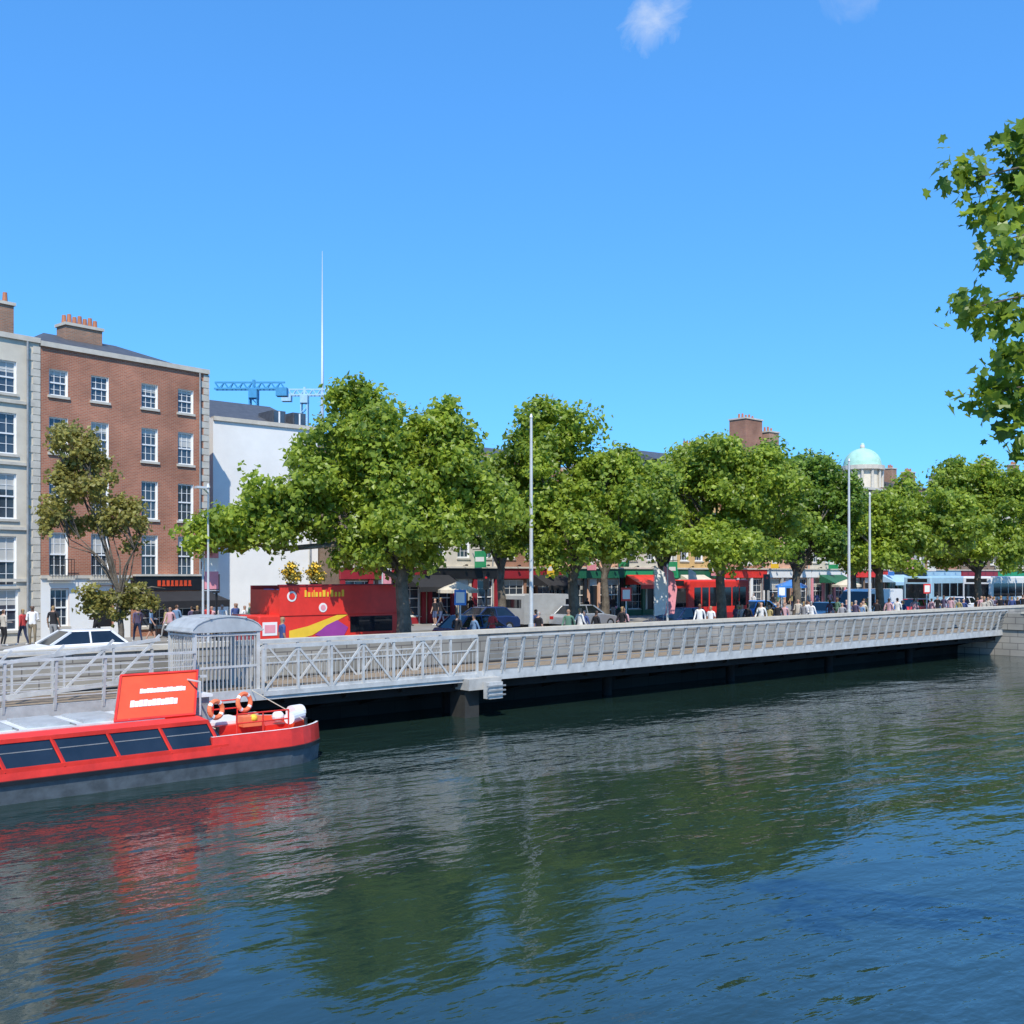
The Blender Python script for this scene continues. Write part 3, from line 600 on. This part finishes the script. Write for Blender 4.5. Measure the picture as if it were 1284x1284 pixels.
# ---------------------------------------------------------------- open-top tour bus
kx=along(-.222,7.9)
e=empty('open_top_tour_bus',(kx[0],7.9,G+.01),math.radians(0)); b=B()
b.box(-.95,5.3,0,2.3,.32,1.75,'redd'); b.obj('lower_deck',e,bevel=.06)
b=B()
for y0,y1 in((-.03,.05),(2.25,2.33)): b.box(-.1,5.75,y0,y1,1.72,2.85,'redd')
b.box(-.1,-.02,.05,2.25,1.752,2.7,'redd'); b.box(5.67,5.75,.05,2.25,1.752,2.85,'redd'); b.box(-.02,5.67,.05,2.25,1.76,1.84,'black'); b.box(-.14,5.79,-.07,.09,2.85,2.9,'maroon')
for i in range(7):
    for y in(.3,1.3): b.box(.3+i*.75,.7+i*.75,y,y+.7,1.84,2.25,'blue'); b.box(.3+i*.75,.38+i*.75,y,y+.7,2.25,2.72,'blue')
b.obj('open_upper_deck',e)
b=B()
b.box(3.0,5.0,-.012,-.002,1.0,1.62,'dglass'); b.box(5.301,5.31,.2,2.1,.95,1.65,'dglass'); b.box(-.96,-.951,.3,2.0,1.0,1.6,'dglass')
for x in(.5,4.3):
    for y0,y1 in((-.02,.25),(2.05,2.32)): b.cyl((x,y0,.42),(x,y1,.42),.42,.42,20,'rubber')
    b.cyl((x,-.03,.42),(x,-.021,.42),.22,.22,14,'silver')
x=.95
for i,w in enumerate([.11,.14,.05,.05,.14,.12,.16,.1,.0,.16,.13,.12,.14]):
    if w: b.box(x,x+w*.7,-.05,-.03,2.42,2.6 if i%3 else 2.68,'yellow')
    x+=w+.03
b.cyl((.4,-.031,2.45),(.4,-.045,2.45),.2,.2,18,'wfr'); b.cyl((.4,-.045,2.45),(.4,-.055,2.45),.13,.13,18,'redd')
b.cyl((1.75,-.031,2.0),(1.75,-.045,2.0),.18,.18,18,'wfr'); b.cyl((1.75,-.045,2.0),(1.75,-.055,2.0),.11,.11,18,'pink')
b.box(-.8,-.2,-.015,-.002,1.0,1.5,'wfr'); b.box(-.72,-.28,-.022,-.015,1.1,1.4,'pink')
b.poly([(.3,-.014,1.15),(1.1,-.014,1.3),(2.4,-.014,1.7),(2.9,-.014,1.7),(2.1,-.014,1.35),(1.3,-.014,.95),(.3,-.014,.75)],'yellow'); b.poly([(1.4,-.018,.95),(1.9,-.018,1.3),(2.4,-.018,1.5),(2.9,-.018,1.2),(2.6,-.018,.7)],'purple')
b.obj('livery_and_wheels',e)
for k in(-.213,-.19):
    b=B(); b.cyl((0,0,0),(0,0,2.7),.05,.05,8,'black'); b.cyl((0,0,2.55),(0,0,2.8),.12,.24,12,'black')
    rr=np.random.default_rng(5); V,m=leaves([(0,0,3.2,.35),(0,0,3.55,.2)],900,.12,rr); i0=len(b.v); b.v+=V.tolist(); b.f+=[tuple(range(i0+4*i,i0+4*i+4)) for i in range(900)]; l=b.mi('leafy'); y=b.mi('yellow'); b.m+=[l if i%3 else y for i in range(900)]
    b.obj('flower_basket_post',loc=along(k,15))

# ---------------------------------------------------------------- vehicles
def car(name,loc,rot,k,L=4.3,H=1.42):
    e=empty(name,loc,rot); b=B(); w=.88
    prof=[(-L/2,.35),(-L/2,.75),(-L/2+.12,.92),(-L*.28,.98),(L*.18,.95),(L/2-.25,.78),(L/2,.6),(L/2,.32)]
    def ring(y,s): return [(x,y,.3+(z-.3)*s) for x,z in prof]
    secs=[(-w,.9),(-w+.1,1.0),(w-.1,1.0),(w,.9)]
    rs=[ring(y,s) for y,s in secs]
    for a,c in zip(rs,rs[1:]):
        for j in range(len(prof)-1): b.poly([a[j],a[j+1],c[j+1],c[j]],k)
    b.poly(rs[0][::-1],k); b.poly(rs[-1],k); b.box(-L/2+.05,L/2-.05,-w+.06,w-.06,.22,.34,'black')
    b.obj('body',e)
    b=B(); yi=.78; yt=.62
    pl=[(-L*.42,-yi,.93),(L*.2,-yi,.93),(L*.2,yi,.93),(-L*.42,yi,.93)]; pt=[(-L*.3,-yt,H),(L*.03,-yt,H),(L*.03,yt,H),(-L*.3,yt,H)]
    b.hexa(pl+pt,'dglass'); b.hexa([(-L*.3,-yt,H+.002),(L*.03,-yt,H+.002),(L*.03,yt,H+.002),(-L*.3,yt,H+.002),(-L*.28,-yt+.08,H+.05),(L*.0,-yt+.08,H+.05),(L*.0,yt-.08,H+.05),(-L*.28,yt-.08,H+.05)],k)
    for sg in(-1,1):
        for i,(xa,xb) in enumerate(((-L*.42,-L*.3),(-L*.12,-L*.12),(L*.2,L*.03))): b.beam((xa,sg*(yi+.005),.94),(xb,sg*(yt+.005),H),.05,.07,k)
    b.obj('cabin',e)
    b=B()
    for x in(-L*.31,L*.31):
        for sg in(-1,1): b.cyl((x,sg*(w-.18),.32),(x,sg*(w+.01),.32),.32,.32,20,'rubber'); b.cyl((x,sg*(w+.01),.32),(x,sg*(w+.02),.32),.2,.18,14,'silver')
    b.obj('wheels',e)
    b=B()
    for sg in(-.62,.62): b.box(L/2-.06,L/2+.01,sg-.17,sg+.17,.55,.68,'light'); b.box(-L/2-.015,-L/2+.03,sg-.15,sg+.15,.62,.8,'tail')
    b.box(L/2,L/2+.015,-.25,.25,.38,.48,'wfr'); b.obj('lights',e)
def van(name,loc,rot,k,k2,L=5.2,H=2.3):
    e=empty(name,loc,rot); b=B(); w=.97
    prof=[(-L/2,.35),(-L/2,H-.08),(-L/2+.1,H),(L*.22,H),(L*.33,H-.15),(L*.44,1.15),(L/2-.03,.95),(L/2,.35)]
    a=[(x,-w,z) for x,z in prof]; c=[(x,w,z) for x,z in prof]
    for j in range(len(prof)-1): b.poly([a[j],a[j+1],c[j+1],c[j]],'dglass' if j==4 else k)
    b.poly(a[::-1],k); b.poly(c,k); b.box(-L/2,L/2,-w+.05,w-.05,.25,.36,'black')
    for sg in(-1,1): 
        b.poly([(L*.2,sg*(w+.004),1.2),(L*.42,sg*(w+.004),1.2),(L*.33,sg*(w+.004),H-.3),(L*.2,sg*(w+.004),H-.3)],'dglass'); b.box(-L/2+.1,L*.15,sg*(w+.003)-.002,sg*(w+.003)+.002,.9,1.4,k2)
        for x in(-L*.3,L*.3): b.cyl((x,sg*(w-.18),.34),(x,sg*(w+.02),.34),.34,.34,18,'rubber'); b.cyl((x,sg*(w+.02),.34),(x,sg*(w+.03),.34),.2,.2,12,'silver')
    b.box(-L/2-.01,-L/2,-.7,.7,1.3,H-.3,'dglass'); b.obj('body',e,bevel=.03)
def bus(name,loc,rot,k,k2,L=11,H=3.1):
    e=empty(name,loc,rot); b=B(); w=1.25
    b.box(-L/2,L/2,-w,w,.35,H,k); b.obj('body',e,bevel=.12)
    b=B()
    for sg in(-1,1):
        n=7
        for i in range(n): x=-L/2+.4+i*(L-.8)/n; b.box(x,x+(L-.8)/n-.12,sg*(w+.006)-.005,sg*(w+.006)+.005,1.35,2.5,'dglass')
        b.box(-L/2+.3,L/2-.3,sg*(w+.006)-.004,sg*(w+.006)+.004,.6,.95,k2)
        for x in(-L*.28,L*.32): b.cyl((x,sg*(w-.25),.45),(x,sg*(w+.02),.45),.46,.46,20,'rubber'); b.cyl((x,sg*(w+.02),.45),(x,sg*(w+.03),.45),.25,.25,14,'silver')
    for sg in(-1,1): b.box(sg*(L/2+.006)-.005,sg*(L/2+.006)+.005,-1.05,1.05,1.2,2.45,'dglass'); b.box(sg*(L/2+.006)-.005,sg*(L/2+.006)+.005,-.9,.9,2.6,2.9,'black')
    for y in(-.9,.9): b.box(L/2+.0,L/2+.02,y-.15,y+.15,.7,.9,'light'); b.box(-L/2-.02,-L/2,y-.12,y+.12,.7,1.0,'tail')
    b.obj('windows_and_wheels',e)
def gl(k,n): a=along(k,n); return (a[0],a[1],G+.01)
car('parked_car',gl(-.428,9.2),math.radians(180),'carw',4.1,1.36)
car('parked_car',gl(-.03,9.1),0,'navy'); car('car',gl(-.03,17.5),math.pi,'navy'); car('car',gl(.16,9.5),math.pi,'navy'); car('car',gl(.07,17),0,'silver'); car('car',gl(.30,10.5),math.pi,'silver'); car('car',gl(.385,11),math.pi,'red'); car('car',gl(-.15,18.5),0,'black'); car('car',gl(.43,12),math.pi,'carw'); car('car',gl(.24,16),0,'blue')
van('delivery_van',gl(.345,9.6),math.pi,'carw','blue'); van('delivery_van',gl(.03,19),0,'grey','grey',4.8,2.1)
bus('single_deck_bus',gl(.42,17.5),math.pi,'lblue','wfr'); bus('single_deck_bus',gl(.475,14),math.pi,'carw','blue'); bus('single_deck_bus',gl(.185,13.5),math.pi,'redd','maroon',6.0,2.95)

# ---------------------------------------------------------------- people
SK=[mat('skin_a',(.5,.3,.22),.6,var=.05),mat('skin_b',(.36,.2,.13),.6,var=.05),mat('skin_c',(.14,.075,.05),.6,var=.05)]
HR=[mat('hair_'+n,c,.7) for n,c in(('dark',(.02,.014,.01)),('brown',(.09,.045,.02)),('fair',(.35,.23,.1)),('grey',(.35,.34,.33)))]
CL=[mat('cloth_'+str(i),c,.9) for i,c in enumerate([(.75,.74,.72),(.02,.02,.025),(.05,.08,.22),(.55,.06,.06),(.3,.3,.32),(.15,.25,.4),(.55,.33,.36),(.02,.02,.025),(.1,.2,.14),(.8,.8,.8),(.1,.08,.14),(.4,.33,.15),(.5,.45,.38)])]
TR=[mat('trousers_'+str(i),c,.9) for i,c in enumerate([(.02,.03,.07),(.015,.015,.018),(.25,.2,.13),(.06,.09,.18),(.3,.3,.3)])]
SH=mat('shoe_leather',(.04,.03,.025),.6); SHW=mat('trainer_white',(.7,.7,.7),.6)
def make_person(stride,arm,bend,shorts,seed):
    J=[];E=[];Rr=[]
    def j(p,r,par=None):
        J.append(p);Rr.append(r)
        if par is not None: E.append((par,len(J)-1))
        return len(J)-1
    pel=j((0,0,.95),(.155,.11)); wa=j((0,-.01,1.1),(.135,.095),pel); ch=j((0,0,1.3),(.165,.11),wa); sh=j((0,.01,1.42),(.12,.08),ch); nk=j((0,.0,1.5),(.055,.055),sh)
    h1=j((0,-.01,1.58),(.07,.08),nk); h2=j((0,-.005,1.66),(.078,.095),h1); h3=j((0,.0,1.73),(.06,.075),h2)
    hands=[]
    for s in(-1,1):
        st=stride*s
        hp=j((s*.09,0,.88),(.095,.1),pel); kn=j((s*.1,-.05-st*.5,.5),(.06,.062),hp); an=j((s*.1,(-st if st>0 else -st+.05),.09+(.03 if st<0 else 0)),(.038,.042),kn)
        hl=j((s*.1,(-st)-.06+.0,.045),(.042,.035),an); to=j((s*.115,-st-.17,.035),(.04,.025),hl)
        s1=j((s*.19,.01,1.40),(.058,.058),sh); el=j((s*.235,.03+st*.3,1.13),(.042,.042),s1)
        if arm==1 or (arm==2 and s==1): wr=j((s*.2,-.22,1.12),(.027,.027),el)
        else: wr=j((s*.25,-.06+st*.6,.9),(.027,.03),el)
        d=(Vector(J[wr])-Vector(J[el])).normalized(); hd=j(tuple(Vector(J[wr])+d*.08),(.036,.018),wr); hands.append((Vector(J[hd]),d,s))
    me=bpy.data.meshes.new('figure'); me.from_pydata(J,E,[]); o=bpy.data.objects.new('tmp',me); scene.collection.objects.link(o)
    sm=o.modifiers.new('s','SKIN'); sm.use_smooth_shade=True
    for i,r in enumerate(Rr): me.skin_vertices[0].data[i].radius=r
    me.skin_vertices[0].data[0].use_root=True
    ss=o.modifiers.new('ss','SUBSURF'); ss.levels=2
    dg=bpy.context.evaluated_depsgraph_get(); dg.update(); ev=o.evaluated_get(dg); m2=bpy.data.meshes.new_from_object(ev)
    V=[tuple(v.co) for v in m2.vertices]; F=[tuple(p.vertices) for p in m2.polygons]; C=[p.center.copy() for p in m2.polygons]
    bpy.data.objects.remove(o)
    mi=[]
    for c in C:
        if c.z<.1: k=4
        elif c.z<.93 and abs(c.x)<.2: k=0 if (shorts and c.z<.5) else 3
        elif c.z>1.53: k=1 if (c.z>1.71 or (c.y>.015)) else 0
        elif c.z>1.46 and abs(c.x)<.08: k=0
        elif abs(c.x)>.185 and c.z<(1.2 if shorts else .93+.0): k=0
        else: k=2
        mi.append(k)
    b=B(); b.v=V;b.f=F;b.m=mi; b.ms=['skin','hair','shirt','trou','shoe']
    for hp_,d,s in hands:
        side=Vector((0,1,0)) if abs(d.y)<.8 else Vector((1,0,0)); side=(side-d*side.dot(d)).normalized(); cn=Vector((-s,0,0))
        for q,ln in zip((-.03,-.01,.01,.03),(.07,.08,.075,.055)):
            p0=hp_+side*q*.9; p1=p0+d*ln*.55; p2=p1+(d*.7+cn*.5).normalized()*ln*.5
            b.tube([p0,p1,p2],[.009,.0085,.006],5,'skin')
        p0=hp_-d*.03-side*.03; b.tube([p0,p0-side*.025+d*.02,p0-side*.03+d*.055],[.01,.009,.006],5,'skin')
    b.hexa([(-.012,-.085,1.6),(.012,-.085,1.6),(.012,-.07,1.6),(-.012,-.07,1.6),(-.006,-.09,1.64),(.006,-.09,1.64),(.006,-.075,1.65),(-.006,-.075,1.65)],'skin')
    for s in(-1,1): b.sphere((s*.03,-.092,1.655),.009,'hair',6,4); b.sphere((s*.078,.0,1.64),(.012,.02,.03),'skin',6,4)
    b.box(-.022,.022,-.09,-.082,1.575,1.582,'shoe')
    me=bpy.data.meshes.new('figure'); me.from_pydata(b.v,[],b.f); 
    for q in range(5): me.materials.append(SK[0])
    me.polygons.foreach_set('material_index',b.m); me.polygons.foreach_set('use_smooth',[True]*len(b.f)); me.update(); return me
PM=[make_person(.22,0,0,False,1),make_person(.0,1,0,False,2),make_person(.18,2,0,True,3),make_person(.02,0,0,True,4),make_person(.28,0,0,False,5)]
def person(x,y,z,rot=None,h=None):
    me=R.choice(PM); o=bpy.data.objects.new('pedestrian',me); scene.collection.objects.link(o)
    o.location=(x,y,z); o.rotation_euler=(0,0,R.uniform(0,6.28) if rot is None else rot); s=(h or R.uniform(1.58,1.85))/1.79; o.scale=(s,s,s)
    for i,m in enumerate((R.choice(SK[:2]+SK),R.choice(HR),R.choice(CL),R.choice(TR),R.choice((SH,SHW)))):
        o.material_slots[i].link='OBJECT'; o.material_slots[i].material=m
pz=G+.12
for i in range(66): person(R.uniform(28,68),R.choice((R.uniform(4,5.4),R.uniform(6.8,7.4))),pz,R.choice((1.57,-1.57))+R.uniform(-.4,.4))
for i in range(15): person(R.uniform(9,28),R.choice((R.uniform(4,5.3),R.uniform(6.8,7.4))),pz,R.choice((1.57,-1.57))+R.uniform(-.4,.4))
for i in range(34): person(R.uniform(12,100),R.uniform(21.5,25.5),pz,R.choice((1.57,-1.57))+R.uniform(-.4,.4))
for i in range(16): person(R.uniform(2.5,9.5),R.uniform(20.8,23.2),pz)
for i in range(7): person(R.uniform(-3,2.5),R.uniform(21,22.5),pz)
for x,y in((-.5,5.0),(1.3,4.6)): person(x,y,pz,1.4)
for x,y in((4.6,21.6),(7.0,22.2),(8.9,22.4)):
    b=B(); b.cyl((0,0,0),(0,0,.72),.03,.03,8,'black'); b.cyl((0,0,.72),(0,0,.75),.35,.35,16,'wfr'); b.cyl((0,0,0),(0,0,.03),.2,.2,12,'black'); b.obj('cafe_table',loc=(x,y,pz))

# ---------------------------------------------------------------- distant skyline
b=B(); x,y=survey(-.183*400,400)
b.cyl((0,0,0),(0,0,128),1.3,.1,16,'steelf'); b.obj('monument_spire',loc=(x,y,G),smooth=True)
def crane(loc,rot,jl,h,k,cj=5):
    b=B()
    for sx in(-.7,.7):
        for sy in(-.7,.7): b.beam((sx,sy,0),(sx,sy,h),.25,.25,k)
    z=0;f=1
    while z<h-1.5:
        for s in(-.7,.7): b.beam((-.7*f,s,z),(.7*f,s,z+1.5),.14,.14,k); b.beam((s,-.7*f,z),(s,.7*f,z+1.5),.14,.14,k)
        z+=1.5;f=-f
    for y in(-.6,.6): b.beam((-cj,y,h),(jl,y,h),.3,.3,k)
    b.beam((-cj,0,h+1.3),(jl,0,h+1.3),.3,.3,k)
    x=-cj;f=0
    while x<jl-.8:
        for y in(-.6,.6): b.beam((x,y if not f else 0,h if not f else h+1.3),(x+.9,0 if not f else y,h+1.3 if not f else h),.16,.16,k)
        x+=.9;f=1-f
    b.box(-cj-.5,-cj+1.6,-.9,.9,h-1.4,h+.2,k); b.box(-.8,.8,-1.1,1.1,h-1.8,h-.1,k); b.beam((0,0,h),(0,0,h+1.8),.5,.5,k)
    b.obj('tower_crane',loc=loc,rot=rot)
x,y=survey(-.249*200,200); crane((x,y,G),math.atan2(-.658,.753)+math.pi,7.5,39.0,'cblue',6)
x,y=survey(-.2*230,230); crane((x,y,G),math.atan2(-.658,.753),6.5,43.0,'lblue',4.5)
x,y=survey(.338*150,150); e=empty('domed_building',(x,y,G)); b=B()
b.box(-6,6,-6,6,0,14,'cream'); b.box(-6.3,6.3,-6.3,6.3,14,14.5,'stone'); b.cyl((0,0,14.5),(0,0,18.8),2.6,2.5,16,'cream')
for i in range(12):
    t=i*math.pi/6; b.cyl((2.7*math.cos(t),2.7*math.sin(t),15),(2.7*math.cos(t),2.7*math.sin(t),18.3),.22,.2,8,'stone')
b.cyl((0,0,18.3),(0,0,18.9),3.1,3.1,20,'stone'); b.obj('drum',e)
b=B(); b.sphere((0,0,18.9),(2.7,2.7,2.6),'teal',20,8,z0=0); b.cyl((0,0,21.3),(0,0,22.0),.4,.3,10,'stone'); b.sphere((0,0,22.0),.3,'teal',10,4,z0=0); b.obj('copper_dome',e,smooth=True)
def rear(k,dep,w,z,wall,ch=(),name='distant_building'):
    x,y=survey(k*dep,dep); b=B(); b.box(0,w,0,10,0,z-G,wall); b.hexa([(-.2,-.2,z-G+.003),(w+.2,-.2,z-G+.003),(w+.2,10.2,z-G+.003),(-.2,10.2,z-G+.003),(.2,4.8,z-G+1.5),(w-.2,4.8,z-G+1.5),(w-.2,5.2,z-G+1.5),(.2,5.2,z-G+1.5)],'slate')
    for c in ch: chimney(b,*c)
    b.obj(name,loc=(x,y,G),rot=0)
rear(.224,102,7,16.5,'brick3',((1.6,1,14.9,2.8,2,4.0,5,'brick2'),(5.6,1,14.9,1.7,1.5,3.0,3,'chim')))
rear(.14,100,10,15.9,'brick3',((7,2,14.6,1.4,1.2,1.8,3,'brick2'),))
rear(.375,150,9,17.5,'brick2',((1,2,16.4,1.5,1.2,2.4,3,'chim'),(6,2,16.4,2,1.2,2.2,4,'brick3'))); rear(.35,160,7,18.4,'cream')
rear(.46,165,22,21.0,'grey',((4,2,19.6,2,1.2,2.2,4,'chim'),(14,2,19.6,2,1.2,2.2,4,'chim')))

# ---------------------------------------------------------------- sky, sun, camera
S=Vector((-.64,-.77,0)).normalized(); el=math.radians(51); az=math.atan2(S.x,S.y)
w=bpy.data.worlds.new('World'); scene.world=w; w.use_nodes=True; nt=w.node_tree; bg=nt.nodes['Background']
sky=nt.nodes.new('ShaderNodeTexSky'); sky.sky_type='NISHITA'; sky.sun_disc=False; sky.sun_elevation=el; sky.sun_rotation=az; sky.air_density=1.0; sky.dust_density=.3; sky.ozone_density=3.5
gam=nt.nodes.new('ShaderNodeGamma'); gam.inputs[1].default_value=.6
nt.links.new(sky.outputs[0],gam.inputs[0])
tint=nt.nodes.new('ShaderNodeMix'); tint.data_type='RGBA'; tint.blend_type='MULTIPLY'; tint.inputs[0].default_value=1; tint.inputs[7].default_value=(.66,1.72,3.0,1)
tint.clamp_result=False
nt.links.new(gam.outputs[0],tint.inputs[6])
tc=nt.nodes.new('ShaderNodeTexCoord')
def cloud(prev,r,z,size,amt,sd):
    d=Vector((RT[0]*r+FW[0],RT[1]*r+FW[1],z)).normalized()
    dt=nt.nodes.new('ShaderNodeVectorMath'); dt.operation='DISTANCE'; dt.inputs[1].default_value=d
    n0=nt.nodes.new('ShaderNodeTexNoise'); n0.inputs['Scale'].default_value=22; n0.inputs['Detail'].default_value=8; n0.inputs['Distortion'].default_value=1.2; n0.inputs['Roughness'].default_value=.65
    mp=nt.nodes.new('ShaderNodeMapping'); mp.inputs['Location'].default_value=(sd,0,0); nt.links.new(tc.outputs['Generated'],mp.inputs[0]); nt.links.new(mp.outputs[0],n0.inputs['Vector'])
    nt.links.new(tc.outputs['Generated'],dt.inputs[0])
    mr=nt.nodes.new('ShaderNodeMapRange'); mr.inputs[1].default_value=size; mr.inputs[2].default_value=0; mr.inputs[3].default_value=-.5; mr.inputs[4].default_value=.3; mr.clamp=True
    nt.links.new(dt.outputs['Value'],mr.inputs[0])
    a=nt.nodes.new('ShaderNodeMath'); a.operation='ADD'; nt.links.new(mr.outputs[0],a.inputs[0]); nt.links.new(n0.outputs['Fac'],a.inputs[1])
    m2=nt.nodes.new('ShaderNodeMapRange'); m2.inputs[1].default_value=.38; m2.inputs[2].default_value=.95; m2.inputs[3].default_value=0; m2.inputs[4].default_value=amt
    nt.links.new(a.outputs[0],m2.inputs[0])
    mx=nt.nodes.new('ShaderNodeMix'); mx.data_type='RGBA'; mx.inputs[7].default_value=(5,5.6,6.6,1); nt.links.new(m2.outputs[0],mx.inputs[0]); nt.links.new(prev,mx.inputs[6]); return mx.outputs[2]
o_=cloud(tint.outputs[2],.14,.535,.055,.7,2.3); o_=cloud(o_,.33,.566,.05,.25,5.1)
nt.links.new(o_,bg.inputs['Color']); bg.inputs['Strength'].default_value=.15
sd=bpy.data.lights.new('sun','SUN'); sd.energy=5.0; sd.angle=math.radians(.5); sd.color=(1,.93,.81); so=bpy.data.objects.new('sun',sd); scene.collection.objects.link(so)
dirv=Vector((S.x*math.cos(el),S.y*math.cos(el),math.sin(el))); so.rotation_euler=dirv.to_track_quat('Z','Y').to_euler(); so.location=(0,0,60)
cd=bpy.data.cameras.new('camera'); co=bpy.data.objects.new('camera',cd); scene.collection.objects.link(co); scene.camera=co
cd.sensor_width=36; cd.lens=36*1300/1284; cd.shift_y=(720-642)/1284; cd.clip_end=8000; cd.clip_start=.1
co.location=CAM; co.rotation_euler=(math.radians(90),0,math.atan2(FW[1],FW[0])-math.pi/2)
scene.view_settings.view_transform='Standard'; scene.view_settings.look='None'; scene.view_settings.exposure=0
